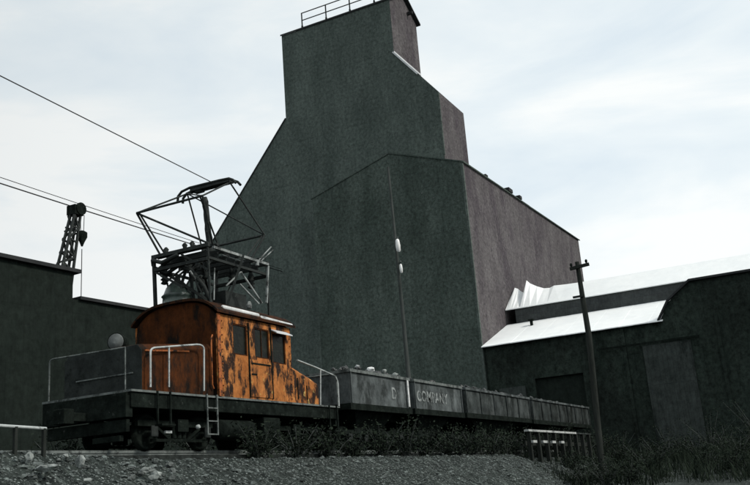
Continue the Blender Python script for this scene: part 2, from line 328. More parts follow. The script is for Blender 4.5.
# ------------------------------------------------------------------ long shed on the right, with pale roofs
sh = thing('loading_shed', (60, 10, 0), 'long dark shed with pale metal roofs joined to the breaker on the right', 'shed')
sy0, sy1 = 9.6, 22.0
wl = MB(); ho = [(15.2, 18.6, -1, 6.4)]
wl.wall(0, 60.15, 60.4, sy0, sy1, -1.5, 9.05, ho); wl.box((60.15, sy1-.02, -1), (66, sy1+.12, 9.0)); wl.build('wall', M['shed'], sh)
d = MB(); d.box((60.42, 15.0, -1), (60.5, 18.8, 6.6)); d.build('sliding_door', M['left'], sh)
d = MB(); d.box((60.0, 19.3, -1), (60.12, 21.2, 6.0)); d.build('sliding_door', M['door'], sh)
rf = MB(); ez, rz, rx = 9.1, 11.38, 66.1
def slab(mb, p, q, r_, s_, t=.1):
    v = [Vector(a) for a in (p, q, r_, s_)]; mb.add(v+[a+Vector((0, 0, t)) for a in v], [(0,3,2,1),(4,5,6,7),(0,1,5,4),(1,2,6,5),(2,3,7,6),(3,0,4,7)])
yy = sy0-.15; kk = 0
while yy < 22.1:                                      # sheet by sheet, each lapped over the next
    y2 = min(yy+.95, 22.12); dz = .006*(kk % 2)
    slab(rf, (59.75+random.uniform(-.03, .03), yy, ez-.09+dz), (59.75, y2, ez-.09+dz), (rx, y2, rz+dz), (rx, yy, rz+dz), .06); yy = y2; kk += 1
rf.build('lower_roof', M['roofw'], sh)
v = MB(); q = at(532, 327, 0, 64.5); v.tube([(64.5, q.y, 10.6), (64.5, q.y, 11.25)], .12); v.box((64.3, q.y-.2, 11.2), (64.7, q.y+.2, 11.3)); v.build('roof_vent', M['steel'], sh)
cl = MB(); cl.wall(0, rx, rx+.25, -4, 21.35, 8, 12.5, []); cl.box((rx+.25, 21.1, 8), (75, 21.35, 12.5)); cl.build('clerestory_wall', M['shedband'], sh)
ur = MB(); XR = 68.6
crest_ = [at(x, y, 0, XR) for x, y in ((513.5, 291), (514.8, 288.5), (518, 289.5), (521, 292), (525.6, 294.5), (526.6, 281), (530, 284), (537, 287), (544, 289), (550, 288.5), (554, 286.3), (566, 285), (580, 283))]
crest_ += [Vector((XR, 12, 14.25)), Vector((XR, 4, 14.25)), Vector((XR, -4, 14.25))]
for a, b2 in zip(crest_, crest_[1:]):
    k = .25*math.sin(a.y*7) if a.y > 19.6 else 0
    slab(ur, (rx-.12, b2.y, 12.55), (rx-.12, a.y, 12.55), (XR, a.y, a.z), (XR, b2.y, b2.z), .06)
    slab(ur, (XR, b2.y, b2.z), (XR, a.y, a.z), (78, a.y, 12.3), (78, b2.y, 12.3), .06)
ur.build('upper_roof', M['roofw'], sh)
# taller end block of the shed, nearer roof line
eb = MB(); prf = [(9.62, -1.5), (9.62, 9.15), (8.95, 10.24), (7.45, 11.35), (-4, 11.35), (-4, -1.5)]
eb.add([(60.0, *p) for p in prf]+[(66.05, *p) for p in prf], [(5, 4, 3, 2, 1, 0), (6, 7, 8, 9, 10, 11)]+[(i, (i+1) % 6, 6+(i+1) % 6, 6+i) for i in range(6)])
eb.build('end_block_wall', M['shed'], sh)
er = MB(); er.beam((59.9, 9.75, 9.1), (59.9, 8.95, 10.34), .3, .12); er.beam((59.9, 8.97, 10.32), (59.9, 7.4, 11.45), .3, .12); er.beam((59.9, 7.45, 11.42), (59.9, -4, 11.42), .35, .14)
er.build('roof_edge', M['tar'], sh)
p0 = at(643, 350, 0, 59.9); p1 = at(692, 350, 0, 59.9)
d = MB(); d.box((59.86, p1.y, -.2), (59.97, p0.y, 7.6)); d.build('sliding_door', M['door'], sh)
d = MB(); d.beam((59.8, p1.y-.6, 7.75), (59.8, p0.y+3, 7.75), .1, .12); d.build('door_track', M['steel'], sh)
for y in (6.2, 3.2, 12.2, 14.6):
    MB().box((59.92 if y < 9 else 60.03, y-.1, -1), (59.99 if y < 9 else 60.14, y+.1, 9.0)).build('wall_post', M['shed'], sh)

# ------------------------------------------------------------------ dark building on the left
lb = thing('engine_house', (24, 29, 1), 'low dark corrugated building at the left edge behind the locomotive', 'building')
def lbpt(x, y, z): return (x, y, z)
P0 = at(0, 257, 2, 10); P1 = at(73, 272, 2, 10); dd = (P1-P0).normalized(); nn = Vector((-dd.y, dd.x, 0))
if nn.y < 0: nn = -nn
def blk(mb, a, b2, z0, z1, dep=9, mi=0):
    v = [a, b2, b2+nn*dep, a+nn*dep]; v = [Vector((p.x, p.y, z0)) for p in v]+[Vector((p.x, p.y, z1)) for p in v]
    mb.add(v, [(0,3,2,1),(4,5,6,7),(0,1,5,4),(1,2,6,5),(2,3,7,6),(3,0,4,7)], mi)
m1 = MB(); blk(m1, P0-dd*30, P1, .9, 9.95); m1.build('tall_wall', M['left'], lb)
m1 = MB(); blk(m1, P0-dd*30-nn*.2, P1+dd*.3-nn*.2, 9.96, 10.12, 9.4); m1.build('tall_roof', M['tar'], lb)
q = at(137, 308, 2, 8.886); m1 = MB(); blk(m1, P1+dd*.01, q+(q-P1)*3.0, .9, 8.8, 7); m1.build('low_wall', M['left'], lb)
m1 = MB(); blk(m1, P1+dd*.31-nn*.15, q+(q-P1)*3.0-nn*.15, 8.81, 8.95, 7.3); m1.build('low_roof', M['tar'], lb)

# ------------------------------------------------------------------ crane rising behind it
cy = 34.0
ct = at(79, 208, 1, cy); bl = at(62, 268, 1, cy); brr = at(71.5, 283, 1, cy); tl = at(74.5, 214, 1, cy); tr = at(80.5, 214, 1, cy)
crn = thing('derrick_crane', (brr.x, cy, 1), 'dark lattice crane boom with a hook block standing against the sky behind the left building', 'crane')
bo = MB(); L0 = bl+(bl-tl)*1.0; R0 = brr+(brr-tr)*.9
for off in (0, .45):
    o = Vector((0, off, 0)); k = Vector((0, -off*.6, 0))
    bo.beam(tl+o+k*.6, L0+o, .11); bo.beam(tr+o+k*.6, R0+o, .11)
    for i in range(9):
        t0, t1 = i/9, (i+1)/9
        a, b2 = tl.lerp(L0, t0), tr.lerp(R0, t1)
        if i % 2: a, b2 = tl.lerp(L0, t1), tr.lerp(R0, t0)
        bo.beam(a+o, b2+o, .09); bo.beam(tl.lerp(L0, t1)+o, tr.lerp(R0, t1)+o, .08)
for t in (.15, .35, .6, .9): bo.beam(tl.lerp(L0, t), tl.lerp(L0, t)+Vector((0, .45, 0)), .08); bo.beam(tr.lerp(R0, t), tr.lerp(R0, t)+Vector((0, .45, 0)), .08)
bo.build('boom', M['frame'], crn)
hd = MB(); hd.box((ct.x-.38, cy-.1, ct.z-.4), (ct.x+.25, cy+.5, ct.z+.12)); hd.lathe((ct.x+.05, cy-.15, ct.z-.05), (0, 1, 0), [(0, .34), (.08, .34), (.14, .28), (.55, .28), (.6, .34), (.68, .34)], 20)
hd.build('boom_head', M['steel'], crn)
hk = at(82, 240, 1, cy); hh = MB(); hh.lathe((hk.x, cy, hk.z+.5), (0, 0, -1), [(0, .12), (.1, .27), (.35, .27), (.65, .12), (.85, .05)], 14); hh.build('hook_block', M['steel'], crn)
cbk = MB(); a = at(80, 214, 1, cy)
cbk.tube([(hk.x-.12, cy, a.z), (hk.x-.1, cy, hk.z+.4)], .018); cbk.tube([(hk.x+.14, cy, a.z), (hk.x+.1, cy, hk.z+.4)], .018); cbk.tube([(hk.x, cy, hk.z-.5), (hk.x-.05, cy, 3)], .022)
cbk.build('hoist_cable', M['wire'], crn)
bs = MB(); c0 = (L0+R0)/2; bs.box((c0.x-1.4, cy-1, .9), (c0.x+1.4, cy+2, c0.z+.1)); bs.build('crane_cab', M['steel'], crn)

# ------------------------------------------------------------------ wires
def wire(name, pts, r, label, sag=0):
    a, b2 = Vector(pts[0]), Vector(pts[1]); P = []
    for i in range(25):
        t = i/24; p = a.lerp(b2, t); p.z -= sag*4*t*(1-t); P.append(p)
    return tag(MB().tube(P, r, 6).build(name, M['wire']), label, 'wire')
wire('trolley_wire', ((-2, 15.55, 10.50), (20.4, 15.55, 9.2)), .014, 'single overhead trolley wire sloping down to the pantograph', .0)
a = at(0, 174, 1, 40); b2 = at(145, 223, 1, 40); u = (b2-a)/(b2.x-a.x)
wire('power_line', (a-u*20, a+u*(61.9-a.x)), .022, 'upper of two long wires passing the crane head at the left', .2)
a = at(0, 180, 1, 40); b2 = at(145, 227, 1, 40); u = (b2-a)/(b2.x-a.x)
wire('power_line', (a-u*20, a+u*(61.9-a.x)), .038, 'lower thicker wire of the pair passing the crane head', .2)

# ------------------------------------------------------------------ poles
pp = thing('utility_pole', (37.9, 17.9, 1), 'slender leaning pole with white porcelain fittings in front of the breaker wall', 'utility pole')
top = at(388, 167, 1, 17.9); bot = at(410, 392, 1, 17.9); bot = bot+(bot-top)*.22
MB().tube([top, top.lerp(bot, .5)+Vector((.05, 0, 0)), bot], [.055, .085, .13], 10).build('shaft', M['polewood'], pp)
for (x0, y0, x1, y1, rr) in ((397.2, 239, 398.8, 252, .10), (400.6, 264, 401.6, 273, .065)):
    a = at(x0, y0, 1, 17.7); b2 = at(x1, y1, 1, 17.7); d = b2-a
    MB().lathe(a, d, [(0, rr*.5), (d.length*.1, rr*.9), (d.length*.5, rr*1.15), (d.length*.9, rr), (d.length, rr*.5)], 12).build('insulator', M['porc'], pp)
for y_ in (238, 262): q = at(397+(y_-238)*.12, y_, 1, 17.8); MB().beam(q+Vector((-.1, -.1, 0)), q+Vector((.15, .1, 0)), .05).build('bracket', M['dullrail'], pp)
px_ = 40; top = at(577, 262, 0, px_); mid = at(583, 300, 0, px_); m2 = at(589, 336, 0, px_); bt = at(599, 438, 0, px_); bt = bt+(bt-m2)*.35
tp = thing('telegraph_pole', (40, bt.y, -.6), 'dark weathered telegraph pole with a short crossarm in front of the pale roofs', 'telegraph pole')
MB().tube([top, mid, m2, bt], [.10, .12, .135, .15], 12).build('shaft', M['wood'], tp)
a = at(570, 269, 0, px_-.2); b2 = at(589, 264, 0, px_-.2); MB().beam(a, b2, .12, .14).build('crossarm', M['wood'], tp)
a = at(573, 297.5, 0, px_-.15); b2 = at(584, 295.5, 0, px_-.15); MB().beam(a, b2, .09, .09).build('crossarm', M['wood'], tp)
for k in (571.5, 586.5): q = at(k, 268.5-(k-570)*.26, 0, px_-.2); MB().lathe(q+Vector((0, 0, .06)), (0, 0, 1), [(0, .03), (.05, .06), (.13, .06), (.17, .03)], 8).build('insulator', M['steel'], tp)
# ------------------------------------------------------------------ locomotive
YS, DK = 14.17, 2.56                                  # near side plane and deck height
YF = 16.98
lc = thing('electric_locomotive', (20.2, 15.57, 1.25), 'orange rusty steeple-cab electric locomotive with a raised pantograph frame on its roof', 'locomotive')
X0, X1 = 15.5, 24.85
CX0, CX1 = 18.68, 22.2
EV = 4.74
fr = MB(); fr.box((X0, YS+.05, DK-.40), (X1, YF-.05, DK-.05)); fr.box((X0-.12, YS+.1, DK-.62), (X0+.1, YF-.1, DK-.06)); fr.box((X1-.1, YS+.1, DK-.62), (X1+.12, YF-.1, DK-.06))
fr.build('frame', M['steel'], lc, .015)
MB().box((X0-.05, YS, DK-.05), (X1+.05, YF, DK)).build('running_board', M['dullrail'], lc)
# cab walls
def sx(px, y=YS): return at(px, 350, 1, y).x
zt, zb = at(240, 324.5, 1, YS).z, at(240, 355, 1, YS).z
win = [(sx(233.5), sx(247.5), zb, zt), (sx(255), sx(269.5), zb, zt), (sx(272.5), sx(285.5), zb-.08, zt-.06)]
cw = MB(); cw.wall(1, YS, YS+.06, CX0, CX1, DK, EV, win); cw.build('cab_side_wall', M['orange'], lc)
cw = MB(); cw.wall(1, YF-.06, YF, CX0, CX1, DK, EV, win); cw.build('cab_side_wall', M['orange'], lc)
def arch(x, n=20, z0=EV, rise=.44, ya=YS, yb=YF, pw=3.4):
    return [(x, ya+(yb-ya)*i/n, z0+rise*(1-abs(2*i/n-1)**pw)) for i in range(n+1)]
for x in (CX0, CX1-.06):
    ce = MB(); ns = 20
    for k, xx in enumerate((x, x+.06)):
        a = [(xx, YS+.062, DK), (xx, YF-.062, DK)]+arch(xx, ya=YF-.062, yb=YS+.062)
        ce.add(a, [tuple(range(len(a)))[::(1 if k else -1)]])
    ce.build('cab_end_wall', M['rust_shade'], lc)
ro = MB(); A1 = arch(CX0-.12, z0=EV+.01, rise=.45, ya=YS-.1, yb=YF+.06); A2 = [(CX1+.15, p[1], p[2]) for p in A1]
A3 = [(p[0], p[1], p[2]+.07) for p in A1]; A4 = [(p[0], p[1], p[2]+.07) for p in A2]; n = len(A1)
ro.add(A1+A2, [(i, i+1, n+i+1, n+i) for i in range(n-1)], 0, True); ro.add(A3+A4, [(n+i, n+i+1, i+1, i) for i in range(n-1)], 0, True)
ro.add(A1+A3, [(n+i, n+i+1, i+1, i) for i in range(n-1)]); ro.add(A2+A4, [(i, i+1, n+i+1, n+i) for i in range(n-1)])
ro.add([A1[0], A2[0], A4[0], A3[0]], [(0, 1, 2, 3)]); ro.add([A1[-1], A2[-1], A4[-1], A3[-1]], [(3, 2, 1, 0)])
cab_roof = ro.build('cab_roof', M['cabroof'], lc)
for i, h in enumerate(win):
    for yy in (YS+.045, YF-.05):
        wf = MB(); t = .035
        for a, b2 in (((h[0], h[2]), (h[0]+t, h[3])), ((h[1]-t, h[2]), (h[1], h[3])), ((h[0]+t, h[2]), (h[1]-t, h[2]+t)), ((h[0]+t, h[3]-t), (h[1]-t, h[3]))):
            wf.box((a[0], yy-.03, a[1]), (b2[0], yy+.03, b2[1]))
        if i == 1: wf.box(((h[0]+h[1])/2-.015, yy-.02, h[2]), ((h[0]+h[1])/2+.015, yy+.02, h[3]))
        wo = wf.build('window', M['rust_shade'], lc)
        MB().box((h[0]+t, yy-.004, h[2]+t), (h[1]-t, yy+.004, h[3]-t)).build('pane', M['glassd'], wo)
dr = MB(); dx0, dx1 = sx(249), sx(270)
dr.box((dx0, YS-.025, DK+.06), (dx1, YS-.003, zb-.08)); dob = dr.build('cab_door', M['orange'], lc)
dg = MB()
for xx in (dx0-.03, dx1+.03): dg.box((xx-.02, YS-.035, DK+.04), (xx+.02, YS-.003, EV-.1))
dg.box((dx0+.05, YS-.04, zb-.2), (dx1-.05, YS-.026, zb-.16)); dg.box((dx0+.05, YS-.04, zb-.5), (dx0+.3, YS-.026, zb-.46)); dg.build('door_rail', M['steel'], dob)
# riveted corner strip
cs = MB(); cs.box((CX0-.02, YS-.03, DK), (CX0+.1, YS-.002, EV)); 
for k in range(11): cs.lathe((CX0+.18, YS-.001, DK+.1+k*.19), (0, -1, 0), [(0, .025), (.02, .02), (.03, .005)], 6)
for k in range(9): cs.lathe((CX1-.08, YS-.001, DK+.1+k*.22), (0, -1, 0), [(0, .022), (.02, .018), (.03, .005)], 6)
cs.build('corner_strip', M['trim'], lc)
for xx, pw_ in ((CX0-.05, 0),):
    MB().tube([(xx-.04, YS+.1, DK+.2), (xx-.12, YS+.08, DK+.3), (xx-.12, YS+.08, DK+1.5), (xx-.04, YS+.1, DK+1.6)], .02).build('grab_iron', M['trim'], lc)
# white air tanks along the roof edge
a = at(222, 307.5, 1, YS+.05); b2 = at(258, 316, 1, YS+.05); c_ = at(260, 317.5, 1, YS-.02); d_ = at(291.5, 325.8, 1, YS-.02)
MB().lathe(a, b2-a, [(0, .04), (.03, .075), ((b2-a).length-.03, .075), ((b2-a).length, .04)], 14).build('air_tank', M['white'], lc)
MB().lathe(c_, d_-c_, [(0, .035), (.03, .062), ((d_-c_).length-.03, .062), ((d_-c_).length, .035)], 14).build('air_tank', M['white'], lc)
vz = MB(); slab(vz, (win[2][0]-.08, YS-.22, zt-.10), (win[2][1]+.08, YS-.22, zt-.10), (win[2][1]+.08, YS-.002, zt+.02), (win[2][0]-.08, YS-.002, zt+.02), .03); vz.build('window_visor', M['flashing'], lc)
# hoods
hf = MB(); hy0, hy1 = YS+.16, YF-.16
ht0, ht1 = at(141, 343, 1, hy0).z, at(141, 343, 1, hy0).z
hx0 = 15.98; zc = at(216, 341, 1, hy0).z
def hood(xa, xb, za, zb2, y0, y1):
    m = MB(); c = .14
    A = [(y0, DK), (y0, -c), (y0+c, 0), (y1-c, 0), (y1, -c), (y1, DK)]
    va = [(xa, p[0], p[1] if p[1] == DK else za+p[1]) for p in A]; vb = [(xb, p[0], p[1] if p[1] == DK else zb2+p[1]) for p in A]
    m.add(va+vb, [(0, 1, 2, 3, 4, 5), (11, 10, 9, 8, 7, 6)]+[(i, 6+i, 6+(i+1) % 6, (i+1) % 6) for i in range(6)])
    return m
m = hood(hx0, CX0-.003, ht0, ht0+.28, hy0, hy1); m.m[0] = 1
fh = m.build('front_hood', [M['rust_shade'], M['greyhood']], lc, .02)
ht = MB(); ht.beam((hx0+.1, hy0-.012, ht0-.16), (CX0-1.0, hy0-.012, ht0-.03), .03, .04); ht.build('trim_strip', M['trim'], fh)
MB().box((hx0-.03, 14.6, 3.0), (hx0-.003, 16.4, 3.03)).build('trim_strip', M['dullrail'], fh)
ra, rb = at(296, 365, 1, YS+.04), at(318, 381, 1, YS+.04)
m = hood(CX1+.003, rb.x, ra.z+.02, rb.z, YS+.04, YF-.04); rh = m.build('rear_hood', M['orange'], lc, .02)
MB().box((CX1+.3, YS+.018, DK+.12), (CX1+.34, YS+.037, 3.3)).build('panel_seam', M['steel'], rh); MB().box((CX1+.8, YS+.018, DK+.12), (CX1+.84, YS+.037, 3.1)).build('panel_seam', M['steel'], rh)
# headlight on the front hood
q = at(112, 349, 0, 16.1); hc = Vector((16.15, q.y-.12, ht0+.17))
hl = MB().lathe(hc+Vector((.35, .12, 0)), (-1, -.35, 0), [(0, .08), (.12, .19), (.42, .22), (.46, .22)], 18); hl.box((hc.x, hc.y-.05, ht0-.05), (hc.x+.25, hc.y+.2, hc.z-.18)); hlo = hl.build('headlight', M['steel'], lc)
MB().lathe(hc+Vector((.35, .12, 0))+Vector((-1, -.35, 0)).normalized()*.462, (-1, -.35, 0), [(0, .20), (.03, .16), (.05, .05)], 18).build('lens', M['lens'], hlo)
# handrails
def rail(pts, r=.02, m='rail', name='handrail'): return MB().tube(pts, r, 8).build(name, M[m], lc)
yh = YS-.02
A = at(150.5, 387, 1, yh); B = at(204, 391, 1, yh); At = at(150.5, 352, 1, yh); Bt = at(204, 350, 1, yh); A2 = at(157, 347.5, 1, yh); B2 = at(197, 344.5, 1, yh)
hr = MB(); hr.tube([A]+arc(At, A2, at(150.5, 347.5, 1, yh))+arc(B2, Bt, at(204, 344.5, 1, yh))+[B], .024, 8)
q = at(169, 387, 1, yh); hr.tube([at(169, 346.5, 1, yh), q], .022, 8); hr.build('handrail', M['rail'], lc)
ye = YF-.15; xe = X0+.02                                  # front end rail
e0_ = Vector((xe, ye, DK)); za = at(48, 360, 0, xe).z
hr = MB(); hr.tube([e0_]+arc((xe, ye, za-.12), (xe, ye-.12, za), (xe, ye, za))+[(xe, YS+.25, za-.03)]+[], .02, 8)
hr.tube([(xe, YS+.25, DK), (xe, YS+.25, za-.03)], .018, 8); pass
hr.build('end_railing', M['dullrail'], lc)
hr = MB(); a = at(297, 360, 1, yh); b2 = at(332, 374.5, 1, yh); c_ = at(339, 406, 1, yh)
hr.tube([a, at(315, 367, 1, yh)]+arc(b2, at(338, 384, 1, yh), at(337, 376.5, 1, yh))+[c_], .024, 8); hr.tube([at(320.5, 370, 1, yh), at(320.5, 405, 1, yh)], .02, 8); hr.build('handrail', M['rail'], lc)
hr = MB(); xr = X1-.05; hr.tube([(xr, YS, DK), (xr, YS, 3.5), (xr, YS+.1, 3.6), (xr, YF-.1, 3.6), (xr, YF, 3.5), (xr, YF, DK)], .02, 8); hr.build('end_railing', M['dullrail'], lc)
# ladder
yl = YS-.04; la = MB(); lx0, lx1 = at(207.5, 415, 1, yl).x, at(217.5, 415, 1, yl).x; lz = at(212, 435, 1, yl).z
for x in (lx0, lx1): la.beam((x, yl, DK+.02), (x, yl, lz), .03, .035)
for z in [lz+.02+k*(DK-lz)/3.05 for k in range(3)]: la.beam((lx0, yl, z), (lx1, yl, z), .05, .03)
la.build('ladder', M['dullrail'], lc)
# trucks
def wheel(parent, x, y, s, R=.42):
    m = MB(); m.lathe((x, y, 1.25+R), (0, s, 0), [(0, R+.03), (.03, R+.03), (.035, R), (.12, R-.01), (.122, R-.07), (.07, R-.09), (.07, .14), (.15, .12), (.16, .05)], 24)
    return m.build('wheel', M['steel'], parent)
def truck(root, xc, y0, y1, wb=1.0, R=.42):
    ty = (y0+y1)/2; tr_ = MB()
    for s, y in ((-1, ty-.95), (1, ty+.95)):
        tr_.box((xc-wb-.5, y-.05, 1.25+R+.12), (xc+wb+.5, y+.05, 1.25+R+.26)); tr_.beam((xc-wb, y, 1.25+R-.2), (xc+wb, y, 1.25+R-.2), .07, .07)
        tr_.beam((xc-wb+.2, y, 1.25+R+.1), (xc-.3, y, 1.25+R-.2), .06); tr_.beam((xc+wb-.2, y, 1.25+R+.1), (xc+.3, y, 1.25+R-.2), .06)
        for k in (-.18, 0, .18): tr_.lathe((xc+k, y, 1.25+R-.15), (0, 0, 1), [(0, .07), (.4, .07)], 8)
    tr_.box((xc-.2, y0+.3, 1.25+R), (xc+.2, y1-.3, 1.25+R+.3))
    t = tr_.build('truck', M['steel'], root)
    for dx in (-wb, wb):
        for s in (-1, 1):
            wheel(t, xc+dx, ty+s*.72, s, R)
            MB().box((xc+dx-.12, ty+s*.98-.06, 1.25+R-.13), (xc+dx+.12, ty+s*.98+.1*s, 1.25+R+.13)).build('axle_box', M['frame'], t, .01)
    return t
truck(lc, 17.6, YS, YF); truck(lc, 22.8, YS, YF)
st = MB()
st.box((X0-.05, YS+.15, 1.62), (X0+.06, YF-.2, 1.9)); st.box((X0-.1, YS+.3, 1.42), (X0+.02, 15.3, 1.55)); st.build('pilot_board', M['steel'], lc, .01)
cp = MB(); cp.box((X0-.65, 15.47, 1.95), (X0, 15.67, 2.15)); cp.box((X0-.85, 15.4, 1.88), (X0-.55, 15.75, 2.22)); cp.build('coupler', M['steel'], lc, .02)
cp = MB(); cp.box((X1, 15.47, 1.95), (X1+.5, 15.67, 2.15)); cp.build('coupler', M['steel'], lc, .02)
tk = MB(); tk.lathe((18.9, YS+.35, 1.75), (1, 0, 0), [(0, .15), (.08, .27), (1.5, .27), (1.58, .15)], 16); tk.build('air_reservoir', M['steel'], lc)
sb_ = MB(); sb_.box((20.8, YS+.1, 1.5), (21.6, YS+.5, 2.1)); sb_.build('battery_box', M['steel'], lc, .02)
q = at(197, 427, 1, YS+.02); MB().lathe(q, (0, -1, 0), [(0, .05), (.06, .06), (.09, .03)], 10).build('pipe_cap', M['rail'], lc)
q = at(168, 432, 1, YS+.02); MB().box((q.x-.11, q.y-.03, q.z-.03), (q.x+.11, q.y+.03, q.z+.03)).build('step_plate', M['rail'], lc)
for xx in (16.3, 24.2):
    sp = MB(); sp.beam((xx, YS-.02, DK), (xx, YS-.02, 1.75), .04); sp.beam((xx+.45, YS-.02, DK), (xx+.45, YS-.02, 1.75), .04); sp.box((xx-.02, YS-.16, 1.75), (xx+.47, YS+.05, 1.79)); sp.build('step', M['steel'], lc)
# roof framework
cg = MB(); gx0, gx1, gy0, gy1, gzt = 18.68, 21.5, 14.42, 16.3, 6.66
for x in (gx0, gx1):
    for y in (gy0, gy1): cg.beam((x+(.06 if x < 19 else 0), y, EV+(.36 if y == gy1 else .24)), (x, y, gzt), .08 if y == gy1 else .05)
for y in (gy0, gy1): cg.beam((gx0, y, gzt-.35), (gx1, y, gzt-.35), .07)
for x in (gx0, gx1): cg.beam((x, gy0, gzt-.38), (x, gy1, gzt-.38), .09); cg.beam((x, gy0-.05, gzt), (x, gy1+.05, gzt), .10)
for x in (19.4, 20.1, 20.8): cg.beam((x, gy0, gzt-.02), (x, gy1, gzt-.02), .10)
cg.beam((gx0+.1, gy0+.3, gzt-.4), (gx1-.4, gy1-.2, EV+.5), .06); cg.beam((gx0+.1, gy1-.2, gzt-.4), (gx0+.9, gy0+.4, EV+.4), .08); cg.beam((gx0, gy1, gzt-.4), (gx0+.05, gy0+.9, EV+.9), .06)
cg.beam((gx0, gy1, gzt-.42), (gx0, gy1-.9, gzt-.05), .05); cg.beam((gx0, gy0, gzt-.7), (gx0, gy0+.9, gzt-.1), .05)
cg.tube([(gx0+.05, 16.3, 6.35), (gx0+.1, 15.9, 6.15), (gx0+.1, 15.5, 6.3), (gx0+.15, 15.1, 6.1), (gx0+.3, 14.8, 5.6), (gx0+.5, 14.7, 5.1)], .06, 8)
cg.tube([(gx0+.15, 16.2, 6.2), (gx0+.3, 15.8, 6.45), (gx0+.5, 15.3, 6.2), (gx0+.6, 15.0, 6.4)], .05, 8)
random.seed(3)
for k in range(9):
    x = random.uniform(gx0+.1, gx1-.5); y = random.uniform(gy0+.1, gy1-.2)
    cg.beam((x, y, EV+.4), (x+random.uniform(-.5, .5), y+random.uniform(-.6, .6), gzt-.1), random.choice((.03, .04, .06)))
for k in range(7): cg.beam((gx0+.2+k*.38, gy0+.1, gzt-.16), (gx0+.2+k*.38, gy1-.1, gzt-.16), .07, .16)
for x, y in ((19.0, 16.2), (19.3, 15.0), (20.4, 14.9), (20.5, 16.1), (21.2, 14.8)): cg.lathe((x, y, gzt-.75), (0, 0, 1), [(0, .05), (.03, .11), (.1, .06), (.14, .12), (.2, .06), (.24, .12), (.3, .06), (.34, .1), (.5, .05)], 10)
cg.box((20.2, 15.0, EV+.45), (21.2, 16.0, EV+1.0)); cg.tube([(gx0-.05, 15.4, gzt-.1), (gx0-.12, 15.9, gzt-.25), (gx0-.05, 16.3, gzt-.1), (gx0+.1, 16.4, gzt-.2)], .06, 8)
for k in (1, 2, 4): y = gy0+.2+k*.33+.07*(k % 2); cg.lathe((gx0+.1, y, gzt-.02), (0, 0, 1), [(0, .07), (.05, .10), (.12, .05), (.2, .08), (.26, .03)], 8)
for k in range(5): cg.beam((gx0+.1, gy0+.1+k*.35, gzt-.5-.06*k), (gx0+.9, gy0+.5+k*.25, gzt-.15), .045)
cage = cg.build('roof_framework', M['frame'], lc)
lb_ = MB(); lb_.beam(at(213, 247, 1, gy0-.06), at(268, 264.5, 1, gy0-.06), .07, .07); lb_.beam(at(268, 266, 1, gy0-.06), at(266.5, 303, 1, gy0-.06), .055)
q1 = at(241, 272, 1, gy0+.2)
lb_.tube([q1, at(262, 303, 1, gy0)], .03); lb_.tube([at(240, 284, 1, gy0+.3), at(259, 304, 1, gy0)], .026); lb_.tube([q1, at(226, 286, 1, gy0+.3)], .026)
lb_.tube([at(214.5, 268, 1, gy0-.05), at(214, 300, 1, gy0-.05)], .018); lb_.tube([at(190, 271, 1, gy0+.4), at(195, 279, 1, gy0+.4)], .03)
lb_.tube([at(258, 261, 1, gy0), at(271, 247, 1, gy0)], .022); lb_.tube([at(260, 262, 1, gy0), at(273, 250, 1, gy0)], .018); lb_.lathe(at(257, 263, 1, gy0-.05), (0, 0, 1), [(-.08, .06), (.08, .06)], 8)
lb_.lathe(at(249, 305, 1, gy0+.1), (0, 0, 1), [(-.1, .07), (0, .09), (.1, .05)], 8)
lb_.tube([at(222, 255, 1, gy0+.1), at(243, 262, 1, gy0+.1)], .022)
lb_.build('pale_strut', M['strut'], cage)
dm = MB(); q = at(178, 301, 0, 19.2); dz = EV+.42
dm.lathe((19.2, q.y, dz), (0, 0, 1), [(0, .50), (.10, .52), (.14, .44), (.34, .42), (.38, .46), (.44, .40), (.62, .33), (.80, .17), (.86, .08), (.98, .07)], 20); dm.build('bell', M['insul'], lc)
# pantograph: knee shafts fore and aft, nearly flat upper arms, transverse collector
pg = MB(); kx, kz = 18.42, 7.98; KY0, KY1 = 14.35, 16.68; tx, tz = 20.45, 9.05; TY0, TY1 = 14.9, 16.5
kx2 = 22.5
for (kxx, piv, kz) in ((kx, 19.1, 7.98), (21.35, 20.9, 7.5)):
    pg.tube([(kxx, KY0, kz), (kxx, KY1, kz)], .035)
    for y, ty, pv in ((KY0, TY0, 14.55), (KY1, TY1, 16.35)):
        pg.tube([(kxx, y, kz), (tx, ty, tz)], .026)
        pg.tube([(kxx, y, kz), (piv, pv, gzt+.05)], .032); pg.tube([(kxx, y*.93+15.5*.07, kz), (piv+.28*(1 if kxx < 20 else -1), pv, gzt+.05)], .026)
    pg.tube([(kxx, KY1, kz), (piv, 14.55, gzt+.1)], .03)
    pg.tube([(kxx, KY0, kz), (tx, TY1, tz)], .02)
pg.tube([(tx, TY0, tz), (tx, TY1, tz)], .04)
a = at(204.5, 197, 1, 15.2); b2 = at(210.5, 252, 1, 15.2); mm = a.lerp(b2, .5)
P = [a.lerp(b2, i/12)+Vector((random.uniform(-.02, .02), 0, 0)) for i in range(13)]
pg.tube(P, [.06]+[.075+random.uniform(0, .025) for _ in range(10)]+[.1, .12], 8)
for x in (19.1, 21.2): pg.tube([(x, 14.4, gzt+.1), (x, 16.5, gzt+.1)], .05)
pgo = pg.build('pantograph', M['frame'], lc)
cl_ = MB()
for dx in (-.12, .12):
    P = [(tx+dx, 16.78, tz-.22), (tx+dx, 16.76, tz-.06), (tx+dx, 16.62, tz+.06), (tx+dx, 16.3, tz+.12), (tx+dx, 15.2, tz+.10), (tx+dx, 14.85, tz+.08), (tx+dx, 14.7, tz+.0), (tx+dx, 14.6, tz-.12)]
    cl_.tube(P, .04)
